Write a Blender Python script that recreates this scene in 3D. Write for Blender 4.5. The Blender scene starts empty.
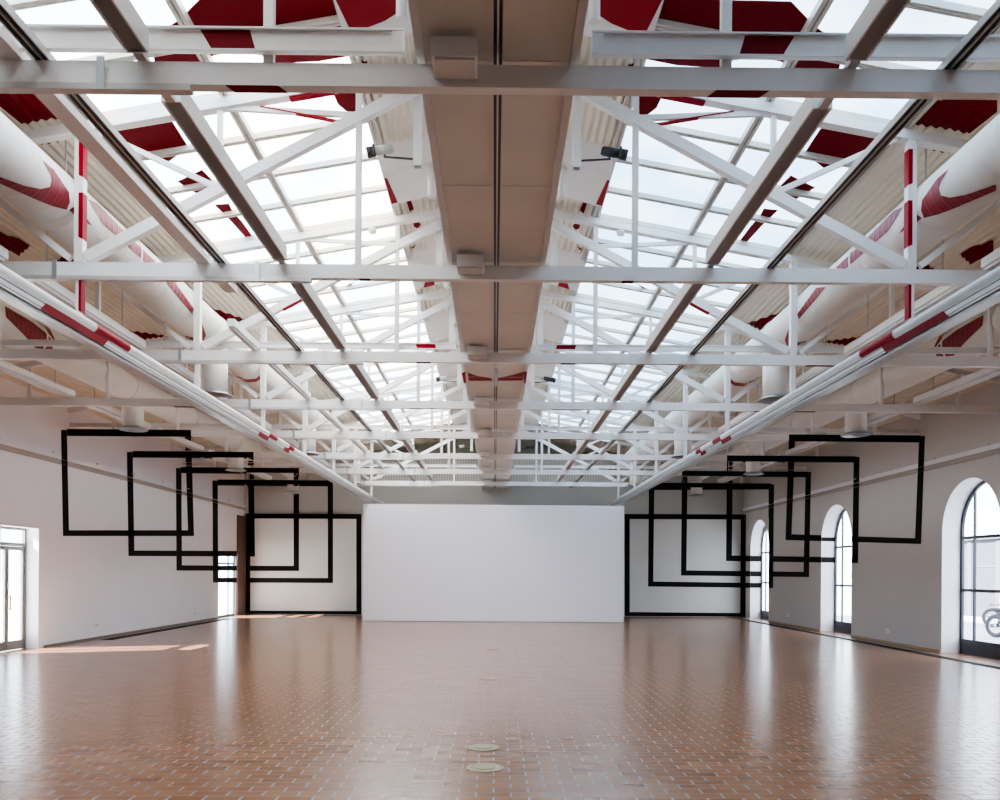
import bpy, bmesh, math, random
from mathutils import Vector, Matrix
random.seed(7)
S = bpy.context.scene
COL = S.collection
PI = math.pi
F = 830.0                     # focal length in pixels of the 1000 px wide frame
EYE = Vector((0, 0, 1.6))
W = 9.25                      # half width of the hall
YB = 30.75                    # back wall
YF = -4.5                     # wall behind the viewer
T = [5.04 + 3.25 * k for k in range(8)]      # roof trusses
ZC, ZT = 4.50, 4.637          # bottom chord
def zr(x): return 6.85 - 0.18 * abs(x)       # roof slope
AMP, PER = 0.013, 0.09
def wave(x): return AMP * math.cos(2 * PI * x / PER)
SK0, SK1 = 1.38, 4.06         # glazed strip of each slope

# ------------------------------------------------------------------ materials
def mat(name, col, rough=0.5, metal=0.0, spec=0.5, noise=0.0, nscale=3.0):
    m = bpy.data.materials.new(name); m.use_nodes = True
    nt = m.node_tree; b = nt.nodes['Principled BSDF']
    b.inputs['Base Color'].default_value = (*col, 1)
    b.inputs['Roughness'].default_value = rough
    b.inputs['Metallic'].default_value = metal
    b.inputs['Specular IOR Level'].default_value = spec
    if noise > 0:
        tc = nt.nodes.new('ShaderNodeTexCoord'); n = nt.nodes.new('ShaderNodeTexNoise')
        n.inputs['Scale'].default_value = nscale; n.inputs['Detail'].default_value = 4
        r = nt.nodes.new('ShaderNodeValToRGB')
        r.color_ramp.elements[0].position = 0.3; r.color_ramp.elements[1].position = 0.7
        r.color_ramp.elements[0].color = (*[c * (1 - noise) for c in col], 1)
        r.color_ramp.elements[1].color = (*[min(1, c * (1 + noise)) for c in col], 1)
        nt.links.new(tc.outputs['Object'], n.inputs['Vector'])
        nt.links.new(n.outputs['Fac'], r.inputs['Fac'])
        nt.links.new(r.outputs['Color'], b.inputs['Base Color'])
    return m
M = {}
M['steel'] = mat('white_painted_steel', (.80, .78, .76), .38, noise=.03)
M['steel_gray'] = mat('grey_white_paint', (.62, .60, .58), .4, noise=.03)
M['cream'] = mat('cream_corrugated_sheet', (.76, .70, .59), .5, noise=.06)
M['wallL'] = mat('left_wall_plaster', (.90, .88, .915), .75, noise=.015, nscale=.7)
M['wallR'] = mat('right_wall_plaster_shaded', (.60, .58, .565), .7, noise=.02, nscale=.7)  # darker than the left wall to paint in its backlit shade
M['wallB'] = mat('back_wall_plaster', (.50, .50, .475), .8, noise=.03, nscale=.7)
M['reveal'] = mat('white_reveal', (.83, .84, .88), .7)
M['panel'] = mat('partition_white', (.945, .925, .97), .75, noise=.008, nscale=.5)
M['black'] = mat('black_paint', (.007, .006, .006), .7, spec=.2)
M['dark'] = mat('dark_metal', (.035, .036, .042), .4)
M['darkframe'] = mat('window_frame_dark', (.03, .035, .05), .4)
M['doormetal'] = mat('door_aluminium', (.20, .20, .195), .45, .1)
M['red'] = mat('red_paint', (.17, .0006, .007), .6, spec=.12)
M['redlit'] = mat('red_paint_lit', (.27, .003, .014), .5, spec=.15)  # red paint with light put into its colour, for brightly lit parts
M['redfilm'] = mat('red_film_on_glass', (.155, .0005, .006), .6, spec=.1)
M['taupe'] = mat('spine_sheet_metal', (.66, .635, .575), .45, .0, noise=.08, nscale=.9)
M['mull'] = mat('skylight_bar', (.60, .56, .50), .4)
M['louv'] = mat('louver_grey', (.42, .42, .44), .45)
M['rail'] = mat('aluminium_rail', (.60, .59, .58), .35, .5)
M['galv'] = mat('galvanised', (.52, .54, .56), .35, .7)
M['diff'] = mat('silver_diffuser', (.36, .37, .40), .3, .8)
M['brass'] = mat('brass_plate', (.36, .31, .20), .42, .4, noise=.08, nscale=14)
M['gold'] = mat('gold_handle', (.75, .55, .18), .3, .8)
M['tan'] = mat('tan_strip', (.42, .33, .22), .6)
M['trench'] = mat('dark_floor_channel', (.022, .02, .022), .8, spec=.15)
M['white_plastic'] = mat('white_plastic', (.85, .85, .84), .4)
M['gable'] = mat('gable_grey_green', (.25, .26, .215), .8, noise=.05)
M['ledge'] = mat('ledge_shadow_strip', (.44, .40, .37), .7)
M['brown'] = mat('brown_board', (.16, .10, .08), .5)
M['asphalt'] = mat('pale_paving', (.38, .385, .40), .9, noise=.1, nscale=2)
M['facade'] = mat('pale_cladding', (.05, .057, .075), .8, noise=.06, nscale=1)
M['facade2'] = mat('pale_cladding_rib', (.08, .088, .11), .8)
M['bark'] = mat('bare_bark', (.50, .45, .42), .9)
M['tyre'] = mat('tyre_rubber', (.06, .06, .07), .7)
M['chrome'] = mat('chrome', (.65, .66, .7), .2, .9)
M['bike'] = mat('dark_blue_enamel', (.05, .07, .12), .25)

# ribbed back band
m = mat('ribbed_white_sheet', (.74, .74, .70), .5); M['ribbed'] = m
nt = m.node_tree; b = nt.nodes['Principled BSDF']
tc = nt.nodes.new('ShaderNodeTexCoord'); wv = nt.nodes.new('ShaderNodeTexWave')
wv.bands_direction = 'X'; wv.inputs['Scale'].default_value = 3.2
rp = nt.nodes.new('ShaderNodeValToRGB')
rp.color_ramp.elements[0].color = (.54, .54, .50, 1); rp.color_ramp.elements[1].color = (.76, .76, .72, 1)
nt.links.new(tc.outputs['Object'], wv.inputs['Vector']); nt.links.new(wv.outputs['Fac'], rp.inputs['Fac'])
nt.links.new(rp.outputs['Color'], b.inputs['Base Color'])

def duct_mat(name, col):
    m = mat(name, col, .42); nt = m.node_tree; b = nt.nodes['Principled BSDF']
    tc = nt.nodes.new('ShaderNodeTexCoord'); mp = nt.nodes.new('ShaderNodeMapping')
    mp.inputs['Rotation'].default_value = (0, 0, .06)
    wv = nt.nodes.new('ShaderNodeTexWave'); wv.bands_direction = 'Y'
    wv.inputs['Scale'].default_value = 2.6
    bp = nt.nodes.new('ShaderNodeBump'); bp.inputs['Strength'].default_value = .35; bp.inputs['Distance'].default_value = .012
    pw = nt.nodes.new('ShaderNodeMath'); pw.operation = 'POWER'; pw.inputs[1].default_value = 6
    nt.links.new(tc.outputs['Object'], mp.inputs['Vector']); nt.links.new(mp.outputs['Vector'], wv.inputs['Vector'])
    nt.links.new(wv.outputs['Fac'], pw.inputs[0]); nt.links.new(pw.outputs[0], bp.inputs['Height'])
    nt.links.new(bp.outputs['Normal'], b.inputs['Normal'])
    return m
M['duct'] = duct_mat('white_spiral_duct', (.80, .77, .72))
M['ductred'] = duct_mat('red_on_spiral_duct', (.22, .004, .014))

# clear glass that lets light through, with a faint reflection
def glass_mat(name, tint, gl=.06, dif=0.0):
    m = bpy.data.materials.new(name); m.use_nodes = True; nt = m.node_tree; nt.nodes.clear()
    o = nt.nodes.new('ShaderNodeOutputMaterial'); t = nt.nodes.new('ShaderNodeBsdfTransparent')
    g = nt.nodes.new('ShaderNodeBsdfGlossy'); mx = nt.nodes.new('ShaderNodeMixShader')
    t.inputs['Color'].default_value = (*tint, 1); g.inputs['Roughness'].default_value = .03
    mx.inputs['Fac'].default_value = gl
    nt.links.new(t.outputs[0], mx.inputs[1]); nt.links.new(g.outputs[0], mx.inputs[2])
    nt.links.new(mx.outputs[0], o.inputs['Surface'])
    return m
M['glass'] = glass_mat('clear_glass', (.93, .95, .98), .05)
M['tealglass'] = glass_mat('teal_edge_glass', (.55, .78, .80), .08)
# frosted skylight glass; blue shadow patches and the right slope's shade painted in
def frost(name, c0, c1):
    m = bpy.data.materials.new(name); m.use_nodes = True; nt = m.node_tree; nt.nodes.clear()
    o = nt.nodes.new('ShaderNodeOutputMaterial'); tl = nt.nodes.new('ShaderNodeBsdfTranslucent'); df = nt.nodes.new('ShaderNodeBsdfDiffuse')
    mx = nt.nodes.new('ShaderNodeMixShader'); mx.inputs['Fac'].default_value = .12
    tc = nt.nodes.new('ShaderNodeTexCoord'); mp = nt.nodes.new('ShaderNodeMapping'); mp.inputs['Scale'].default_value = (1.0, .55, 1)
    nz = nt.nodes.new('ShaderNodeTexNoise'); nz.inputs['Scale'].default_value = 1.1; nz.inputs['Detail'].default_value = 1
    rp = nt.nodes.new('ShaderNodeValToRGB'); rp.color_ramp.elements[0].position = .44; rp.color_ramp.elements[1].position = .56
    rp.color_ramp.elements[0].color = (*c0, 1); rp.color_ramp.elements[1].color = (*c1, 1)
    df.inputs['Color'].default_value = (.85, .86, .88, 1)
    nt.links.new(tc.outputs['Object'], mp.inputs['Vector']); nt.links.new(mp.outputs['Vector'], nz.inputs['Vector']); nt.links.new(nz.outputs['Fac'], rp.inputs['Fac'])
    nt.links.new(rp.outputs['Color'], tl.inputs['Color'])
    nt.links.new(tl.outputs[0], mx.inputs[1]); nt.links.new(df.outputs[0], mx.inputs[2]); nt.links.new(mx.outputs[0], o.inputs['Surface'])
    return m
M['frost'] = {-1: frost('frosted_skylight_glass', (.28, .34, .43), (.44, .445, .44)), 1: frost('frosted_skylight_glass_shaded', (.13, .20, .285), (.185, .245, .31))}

# brick floor: wide pale head joints, thin dark bed joints
m = bpy.data.materials.new('glazed_brick_floor'); m.use_nodes = True; nt = m.node_tree; M['floor'] = m
b = nt.nodes['Principled BSDF']
def N(t, **k):
    n = nt.nodes.new(t)
    for a, v in k.items(): setattr(n, a, v)
    return n
def math_(op, a, b_=None):
    n = N('ShaderNodeMath', operation=op)
    for i, v in enumerate((a, b_)):
        if v is None: continue
        if isinstance(v, (int, float)): n.inputs[i].default_value = v
        else: nt.links.new(v, n.inputs[i])
    return n.outputs[0]
tc = N('ShaderNodeTexCoord'); sx = N('ShaderNodeSeparateXYZ'); nt.links.new(tc.outputs['Object'], sx.inputs[0])
BL, BR = .2540, .1257
yr = math_('DIVIDE', sx.outputs[1], BR); row = math_('FLOOR', yr); v = math_('FRACT', yr)
half = math_('MULTIPLY', math_('MODULO', math_('ADD', row, 1000), 2), .5)
xr = math_('ADD', math_('DIVIDE', sx.outputs[0], BL), math_('ADD', half, 100.02)); cx = math_('FLOOR', xr); u = math_('FRACT', xr)
head = math_('LESS_THAN', u, .062); bed = math_('LESS_THAN', v, .085)
cv = N('ShaderNodeCombineXYZ'); nt.links.new(cx, cv.inputs[0]); nt.links.new(row, cv.inputs[1])
wn = N('ShaderNodeTexWhiteNoise', noise_dimensions='2D'); nt.links.new(cv.outputs[0], wn.inputs['Vector'])
rp = N('ShaderNodeValToRGB'); e = rp.color_ramp.elements
e[0].color = (.275, .122, .060, 1); e[1].color = (.345, .172, .088, 1)
e.new(.5).color = (.31, .146, .073, 1)
nt.links.new(wn.outputs['Value'], rp.inputs['Fac'])
nz = N('ShaderNodeTexNoise'); nz.inputs['Scale'].default_value = .5; nz.inputs['Detail'].default_value = 3
nt.links.new(tc.outputs['Object'], nz.inputs['Vector'])
mxn = N('ShaderNodeMix', data_type='RGBA', blend_type='MULTIPLY'); mxn.inputs[0].default_value = .5
r2 = N('ShaderNodeValToRGB'); r2.color_ramp.elements[0].color = (.86, .83, .80, 1); r2.color_ramp.elements[1].color = (1.1, 1.1, 1.08, 1)
r2.color_ramp.elements[0].position = .3; r2.color_ramp.elements[1].position = .7
nt.links.new(nz.outputs['Fac'], r2.inputs['Fac']); nt.links.new(rp.outputs['Color'], mxn.inputs[6]); nt.links.new(r2.outputs['Color'], mxn.inputs[7])
m1 = N('ShaderNodeMix', data_type='RGBA'); nt.links.new(head, m1.inputs[0]); nt.links.new(mxn.outputs[2], m1.inputs[6]); m1.inputs[7].default_value = (.22, .20, .215, 1)
m2 = N('ShaderNodeMix', data_type='RGBA'); nt.links.new(bed, m2.inputs[0]); nt.links.new(m1.outputs[2], m2.inputs[6]); m2.inputs[7].default_value = (.12, .075, .06, 1)
nt.links.new(m2.outputs[2], b.inputs['Base Color'])
jt = math_('MAXIMUM', head, bed)
rg = math_('ADD', .20, math_('MULTIPLY', jt, .25)); rg2 = math_('ADD', rg, math_('MULTIPLY', wn.outputs['Value'], .03))
nt.links.new(rg2, b.inputs['Roughness']); b.inputs['Specular IOR Level'].default_value = .8; b.inputs['Coat Weight'].default_value = .15; b.inputs['Coat Roughness'].default_value = .22
bp = N('ShaderNodeBump'); bp.inputs['Strength'].default_value = .25; bp.inputs['Distance'].default_value = .004; bp.invert = True
nt.links.new(jt, bp.inputs['Height']); nt.links.new(bp.outputs['Normal'], b.inputs['Normal'])

# ------------------------------------------------------------------ mesh helpers
def box(bm, x0, x1, y0, y1, z0, z1):
    vs = [bm.verts.new((x, y, z)) for x in (x0, x1) for y in (y0, y1) for z in (z0, z1)]
    for f in ((0, 1, 3, 2), (4, 6, 7, 5), (0, 4, 5, 1), (2, 3, 7, 6), (0, 2, 6, 4), (1, 5, 7, 3)):
        bm.faces.new([vs[i] for i in f])
def bar(bm, p0, p1, w, h, up=(0, 0, 1)):
    p0, p1 = Vector(p0), Vector(p1); d = (p1 - p0).normalized(); u = Vector(up)
    s = d.cross(u)
    if s.length < 1e-4: s = d.cross(Vector((0, 1, 0)))
    s.normalize(); u = s.cross(d).normalized()
    r = []
    for p in (p0, p1):
        r.append([bm.verts.new(p + s * a * w / 2 + u * c * h / 2) for a, c in ((-1, -1), (1, -1), (1, 1), (-1, 1))])
    for i in range(4):
        bm.faces.new([r[0][i], r[0][(i + 1) % 4], r[1][(i + 1) % 4], r[1][i]])
    bm.faces.new(r[0][::-1]); bm.faces.new(r[1])
def tube(bm, p0, p1, r0, r1=None, n=20, caps=True):
    if r1 is None: r1 = r0
    p0, p1 = Vector(p0), Vector(p1); d = (p1 - p0).normalized()
    a = d.orthogonal().normalized(); c = d.cross(a)
    rings = []
    for p, r in ((p0, r0), (p1, r1)):
        rings.append([bm.verts.new(p + (a * math.cos(t) + c * math.sin(t)) * r) for t in [2 * PI * i / n for i in range(n)]])
    for i in range(n):
        f = bm.faces.new([rings[0][i], rings[0][(i + 1) % n], rings[1][(i + 1) % n], rings[1][i]]); f.smooth = True
    if caps: bm.faces.new(rings[0][::-1]); bm.faces.new(rings[1])
def lathe(bm, prof, c, n=28):
    rings = []
    for r, z in prof:
        rings.append([bm.verts.new((c[0] + r * math.cos(2 * PI * i / n), c[1] + r * math.sin(2 * PI * i / n), c[2] + z)) for i in range(n)])
    for a, b_ in zip(rings, rings[1:]):
        for i in range(n):
            f = bm.faces.new([a[i], a[(i + 1) % n], b_[(i + 1) % n], b_[i]]); f.smooth = True
    bm.faces.new(rings[0][::-1]); bm.faces.new(rings[-1])
def torus(bm, c, R, r, axis='x', n=28, k=10):
    g = []
    for i in range(n):
        t = 2 * PI * i / n; ring = []
        for j in range(k):
            s = 2 * PI * j / k; q = R + r * math.cos(s)
            p = (r * math.sin(s), q * math.cos(t), q * math.sin(t))
            ring.append(bm.verts.new((c[0] + p[0], c[1] + p[1], c[2] + p[2])))
        g.append(ring)
    for i in range(n):
        for j in range(k):
            f = bm.faces.new([g[i][j], g[(i + 1) % n][j], g[(i + 1) % n][(j + 1) % k], g[i][(j + 1) % k]]); f.smooth = True
def quad(bm, pts): return bm.faces.new([bm.verts.new(p) for p in pts])
def obj(name, bm, m, parent=None, recalc=True):
    if recalc: bmesh.ops.recalc_face_normals(bm, faces=bm.faces[:])
    if name in SPLIT:
        bm.faces.index_update(); bm.faces.ensure_lookup_table(); seen = set(); comps = []
        for f in bm.faces:
            if f.index in seen: continue
            st = [f]; seen.add(f.index); cc = []
            while st:
                g = st.pop(); cc.append(g.index)
                for e in g.edges:
                    for h in e.link_faces:
                        if h.index not in seen: seen.add(h.index); st.append(h)
            comps.append(set(cc))
        outs = []
        for cc in comps:
            b2 = bm.copy(); b2.faces.ensure_lookup_table()
            bmesh.ops.delete(b2, geom=[f for f in b2.faces if f.index not in cc], context='FACES')
            me = bpy.data.meshes.new(name); b2.to_mesh(me); b2.free(); me.materials.append(m)
            o = bpy.data.objects.new(name, me); COL.objects.link(o)
            if parent: o.parent = parent
            outs.append(o)
        bm.free()
        return outs
    me = bpy.data.meshes.new(name); bm.to_mesh(me); bm.free(); me.materials.append(m)
    o = bpy.data.objects.new(name, me); COL.objects.link(o)
    if parent: o.parent = parent
    return o
SPLIT = {'red_paint', 'red_band', 'red_film', 'seam', 'bracket', 'saddle', 'joint_ring', 'hanger_rod', 'pipe_clip', 'connector', 'slot_rail', 'slot'}
def bmx(fn):
    b = bmesh.new(); fn(b); return b
def mk(name, m, parent, *boxes):
    bm = bmesh.new()
    for q in boxes: box(bm, *q)
    return obj(name, bm, m, parent)
def tag(o, label=None, cat=None, group=None):
    if label: o['label'] = label
    if cat: o['category'] = cat
    if group: o['group'] = group
    return o
def struct(o): o['kind'] = 'structure'; return o
def thing(name, label, cat, loc=(0, 0, 0), group=None):
    o = bpy.data.objects.new(name, None); COL.objects.link(o); o.location = loc; o.empty_display_size = .1
    return tag(o, label, cat, group)
def dup(root, loc, label):
    r = root.copy(); COL.objects.link(r); r.location = loc; r['label'] = label
    for ch in list(root.children):
        c = ch.copy(); COL.objects.link(c); c.parent = r
        for g in list(ch.children):
            d = g.copy(); COL.objects.link(d); d.parent = c
    return r
ORD = ['first', 'second', 'third', 'fourth', 'fifth', 'sixth', 'seventh', 'eighth', 'ninth', 'tenth']
SIDE = {-1: 'left', 1: 'right'}

# ------------------------------------------------------------------ camera
YAW, ROLL = math.atan(.0066), .0065
Fw = Vector((math.sin(YAW), math.cos(YAW), 0)); R0 = Vector((math.cos(YAW), -math.sin(YAW), 0)); U0 = Vector((0, 0, 1))
Rt = R0 * math.cos(ROLL) + U0 * math.sin(ROLL); Up = U0 * math.cos(ROLL) - R0 * math.sin(ROLL)
cam = bpy.data.cameras.new('camera'); co = bpy.data.objects.new('camera', cam); COL.objects.link(co)
mw = Matrix((( Rt.x, Up.x, -Fw.x, EYE.x), (Rt.y, Up.y, -Fw.y, EYE.y), (Rt.z, Up.z, -Fw.z, EYE.z), (0, 0, 0, 1)))
co.matrix_world = mw
cam.sensor_width = 36; cam.lens = F / 1000 * 36; cam.shift_y = .1725; cam.clip_end = 300
S.camera = co
def ray(px, py): return (Fw * F + Rt * (px - 500) + Up * (572.5 - py)) / F
# where a sight line meets the real surfaces
def on_roof(px, py, s):
    d = ray(px, py); t = (6.85 - 1.6) / (d.z + .18 * s * d.x); return EYE + d * t
def on_x(px, py, x): d = ray(px, py); return EYE + d * (x / d.x)
def on_y(px, py, y): d = ray(px, py); return EYE + d * (y / d.y)
def on_z(px, py, z): d = ray(px, py); return EYE + d * ((z - 1.6) / d.z)
def cut(bm, co_, no, drop):
    bmesh.ops.bisect_plane(bm, geom=bm.verts[:] + bm.edges[:] + bm.faces[:], plane_co=co_, plane_no=no, clear_outer=drop)
def roof_patch(bm_out, px_poly, s, x0, x1, dz, corr, y0=-4, y1=YB - .01, wall_clip=True):
    """paint lying on one roof slope; corr follows the corrugation"""
    pts = [on_roof(x, y, s) for x, y in px_poly]
    bm = bmesh.new(); quad(bm, pts)
    a, b_ = (min(s * x0, s * x1), max(s * x0, s * x1))
    cut(bm, (b_, 0, 0), (1, 0, 0), True); cut(bm, (a, 0, 0), (-1, 0, 0), True)
    cut(bm, (0, y1, 0), (0, 1, 0), True); cut(bm, (0, y0, 0), (0, -1, 0), True)
    if bm.faces:
        if corr:
            xs = [v_.co.x for v_ in bm.verts]; lo, hi = min(xs), max(xs)
            k = math.floor(lo / (PER / 4))
            while k * PER / 4 < hi:
                cut(bm, (k * PER / 4, 0, 0), (1, 0, 0), False); k += 1
        bm.verts.index_update(); mp = {}
        for v_ in bm.verts:
            z = zr(v_.co.x) + (wave(v_.co.x) if corr else 0) + dz
            mp[v_.index] = bm_out.verts.new((v_.co.x, v_.co.y, z))
        for f in bm.faces:
            try: bm_out.faces.new([mp[v_.index] for v_ in f.verts])
            except ValueError: pass
    bm.free()
def cyl_patch(bm_out, px_poly, xc, zc, R, drop=False, st=2.5, ymax=YB - .32):
    bm = bmesh.new(); bm.faces.new([bm.verts.new((x, y, 0)) for x, y in px_poly])
    xs = [p[0] for p in px_poly]; ys = [p[1] for p in px_poly]
    k = min(xs) + st
    while k < max(xs): cut(bm, (k, 0, 0), (1, 0, 0), False); k += st
    k = min(ys) + st
    while k < max(ys): cut(bm, (0, k, 0), (0, 1, 0), False); k += st
    bm.verts.index_update(); mp = {}
    for v_ in bm.verts:
        d = ray(v_.co.x, v_.co.y); ox, oz = -xc, 1.6 - zc
        A = d.x ** 2 + d.z ** 2; B = ox * d.x + oz * d.z; C_ = ox * ox + oz * oz - R * R
        D = B * B - A * C_
        if D >= 0:
            t = (-B - math.sqrt(D)) / A; p = EYE + d * t
            if drop and not 2 < p.y < ymax: continue
        elif drop: continue
        else:
            t = -B / A; p = EYE + d * t
            q = Vector((p.x - xc, 0, p.z - zc)).normalized() * R; p = Vector((xc + q.x, p.y, zc + q.z))
        mp[v_.index] = bm_out.verts.new(p)
    for f in bm.faces:
        if any(v_.index not in mp for v_ in f.verts): continue
        nf = bm_out.faces.new([mp[v_.index] for v_ in f.verts]); nf.smooth = True
    bm.free()
def mirror(bm):
    for v_ in bm.verts: v_.co.x *= -1
def localize(o, parent):
    if isinstance(o, list):
        for q in o: localize(q, parent)
        return
    o.parent = parent; o.matrix_parent_inverse = Matrix.Translation(-Vector(parent.location))

# ------------------------------------------------------------------ setting: floor and walls
bm = bmesh.new(); quad(bm, [(-W - .45, YF, 0), (W + .45, YF, 0), (W + .45, YB, 0), (-W - .45, YB, 0)])
struct(obj('floor', bm, M['floor']))
RV = .43
WIN = [3.35, 9.75, 16.1, 22.45, 28.95]; HWIN = 1.0; SPR = 2.5
ZW = 5.28
bm = bmesh.new(); bmr = bmesh.new()
def rect_x(bm, x, ya, yb, za, zb): quad(bm, [(x, ya, za), (x, yb, za), (x, yb, zb), (x, ya, zb)])
ycur = YF
for c in WIN:
    rect_x(bm, W, ycur, c - HWIN, 0, ZW); ycur = c + HWIN
    n = 24; pts = [(c + HWIN * math.cos(PI - PI * i / n), SPR + HWIN * math.sin(PI * i / n)) for i in range(n + 1)]
    for a, b_ in zip(pts, pts[1:]):
        quad(bm, [(W, a[0], a[1]), (W, b_[0], b_[1]), (W, b_[0], ZW), (W, a[0], ZW)])
    out = [(c - HWIN, 0)] + pts + [(c + HWIN, 0)]
    for a, b_ in zip(out, out[1:]):
        quad(bmr, [(W, *a), (W, *b_), (W + RV, *b_), (W + RV, *a)])
rect_x(bm, W, ycur, YB, 0, ZW)
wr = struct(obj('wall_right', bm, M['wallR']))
obj('window_reveal', bmr, M['reveal'], wr)
bm = bmesh.new(); bmr = bmesh.new(); ycur = YF
DOORS = [(15.6, 16.9, 2.43), (27.9, 29.75, 2.12)]
for a, b_, h in DOORS:
    rect_x(bm, -W, ycur, a, 0, ZW); rect_x(bm, -W, a, b_, h, ZW); ycur = b_
    out = [(a, 0), (a, h), (b_, h), (b_, 0)]
    dep = .31 if h > 2.3 else .12
    for p, q in zip(out, out[1:]):
        quad(bmr, [(-W, *p), (-W, *q), (-W - dep, *q), (-W - dep, *p)])
rect_x(bm, -W, ycur, YB, 0, ZW)
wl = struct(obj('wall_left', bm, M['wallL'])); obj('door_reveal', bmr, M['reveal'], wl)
def gable(bm, y, z0):
    quad(bm, [(-W, y, z0), (W, y, z0), (W, y, zr(W)+.05), (0, y, zr(0) + .05), (-W, y, zr(W)+.05)])
bm = bmesh.new(); gable(bm, YB, 0)
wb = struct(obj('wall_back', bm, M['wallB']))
mk('ribbed_band', M['ribbed'], wb, (-5.6, 5.6, YB - .05, YB - .004, 4.95, 5.78))
mk('gable_panel', M['gable'], wb, (-4.6, 4.6, YB - .04, YB - .004, 5.781, 6.0))
bm = bmesh.new(); bm.faces.new([bm.verts.new(q) for q in ((-4.6, YB - .04, 5.95), (4.6, YB - .04, 5.95), (4.6, YB - .04, zr(4.6)), (0, YB - .04, zr(0)), (-4.6, YB - .04, zr(4.6)))]); obj('gable_sheet', bm, M['gable'], wb)
mk('lower_wall_sunlit', mat('back_wall_lower_sunlit', (.68, .685, .66), .75, noise=.02, nscale=.7), wb, (-W + .051, W - .001, YB - .006, YB - .001, .001, 3.62))  # paler skin below the ledge, sunlight put into its colour
mk('wall_ledge', M['wallB'], wb, (-W + .01, W - .01, YB - .10, YB - .004, 3.62, 3.70))
bm = bmesh.new(); gable(bm, YF, 0); struct(obj('wall_front', bm, M['wallR']))
# brown board in the far left corner and dark skirting behind it
struct(mk('trim_1', M['brown'], None, (-W + .005, -W + .05, 29.8, YB - .01, 0, 3.6)))
# floor channel along the walls, tan skirting
struct(mk('trim_2', M['trench'], None, (8.62, 8.86, YF + .01, YB - .02, 0, .004)))
struct(mk('trim_3', M['trench'], None, (-9.0, -8.72, 19.0, 27.8, 0, .004)))
for i, (ya, yb) in enumerate([(YF + .01, WIN[0] - HWIN)] + [(WIN[q] + HWIN, WIN[q + 1] - HWIN) for q in range(4)]):
    struct(mk('baseboard_right' if i == 0 else 'baseboard_right.%03d' % i, M['tan'], None, (W - .03, W - .002, ya, yb, 0, .05)))
struct(mk('baseboard_left', mat('grey_brown_skirting', (.20, .17, .15), .6), None, (-W + .002, -W + .025, 17.1, 27.8, 0, .045)))
# pipe ledge high on the side walls
for s in (-1, 1):
    bm = bmesh.new()
    x0, x1 = s * (W - .09), s * (W - .002)
    box(bm, min(x0, x1), max(x0, x1), YF + .02, YB - .12, 3.93, 4.02)
    o = struct(obj('trim_%d' % (4 if s < 0 else 5), bm, M['reveal']))
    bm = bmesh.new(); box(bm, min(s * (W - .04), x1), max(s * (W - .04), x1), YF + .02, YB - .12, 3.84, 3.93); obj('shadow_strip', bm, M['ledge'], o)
    bm = bmesh.new()
    for k in range(14):
        y = 4 + k * 1.9; box(bm, s * (W - .06) - .02, s * (W - .06) + .02, y, y + .05, 4.02, 4.06)
    obj('pipe_clip', bm, M['steel_gray'], o)

# ------------------------------------------------------------------ roof sheets
bays = [(-4.5, -1.46), (-1.46, 1.79), (1.79, 3.3), (3.3, T[0])] + [(T[k], T[k] + 3.25) for k in range(7)] + [(T[7], YB)]  # unseen front bays kept solid, one half glazed, to dim the nearest truss
bm = bmesh.new()
def sheet(bm, x0, x1, y0, y1, dz=0.0):
    n = max(8, int(round(abs(x1 - x0) / (PER / 8)))); pr = None
    for i in range(n + 1):
        x = x0 + (x1 - x0) * i / n; z = zr(x) + wave(x) + dz
        c = [bm.verts.new((x, y0, z)), bm.verts.new((x, y1, z))]
        if pr:
            f = bm.faces.new([pr[0], c[0], c[1], pr[1]]); f.smooth = True
        pr = c
for i, (a, b_) in enumerate(bays):
    for s in (-1, 1):
        sheet(bm, s * SK1, s * (W - .001), a - (.12 if i else 0), b_, .006 * (i % 2))
        sheet(bm, 0, s * SK0, a - (.12 if i else 0), b_, .006 * (i % 2))
        if i < 3 or i == len(bays) - 1: sheet(bm, s * (SK0 - .05), s * (SK1 + .05), a - (.16 if i > 2 else .02), b_ + (.16 if i == 2 else 0), -.008)
ceil = struct(obj('ceiling', bm, M['cream']))

# ------------------------------------------------------------------ red paint, traced in the plane it lies on
def strip_of(px):  # roof corrugated or glass polygons
    return px
glassL = [
 [(204, -6), (179, 19), (168, 26), (152, 50), (155, 63), (203, 61), (214, 55), (235, 51), (262, 55), (268, 63), (318, 61), (347, 56), (365, 52), (365, -6)],
 [(102, 130), (135, 121), (170, 117), (189, 147), (176, 156), (164, 165), (140, 153), (115, 141)],
 [(177, 181), (202, 169), (212, 179), (216, 191), (203, 199), (196, 193)],
 [(214, 204), (229, 203), (233, 211), (242, 221), (250, 232), (260, 245), (246, 238), (232, 222)],
 [(331, 89), (357, 87), (361, 92), (362, 128), (355, 118), (338, 104)],
 [(318, 280), (333, 280), (326, 285)], [(336, 290), (357, 280), (352, 284), (342, 291)],
 [(356, 395), (361, 395), (366, 408), (362, 405)],
]
corrInL = [
 [(356, 60), (367, 60), (373, 108), (383, 146), (377, 141), (370, 126), (362, 100)],
 [(406, 199), (410, 199), (414, 210), (410, 211)], [(412, 217), (416, 217), (421, 224), (417, 229), (414, 226)],
 [(410, 247), (416, 245), (414, 248)],
]
corrOutL = [
 [(-6, 84), (54, 90), (77, 115), (66, 117), (47, 119), (40, 120), (22, 124), (-6, 100)],
 [(32, 136), (67, 131), (87, 127), (93, 132), (69, 136), (58, 141), (42, 144)],
 [(-4, 231), (12, 236), (31, 245), (19, 255), (-4, 246)], [(55, 262), (62, 257), (76, 258), (75, 263), (56, 264)],
 [(202, 304), (244, 319), (229, 326)], [(127, 330), (168, 336), (145, 339)],
]
bm = bmesh.new()
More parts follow.
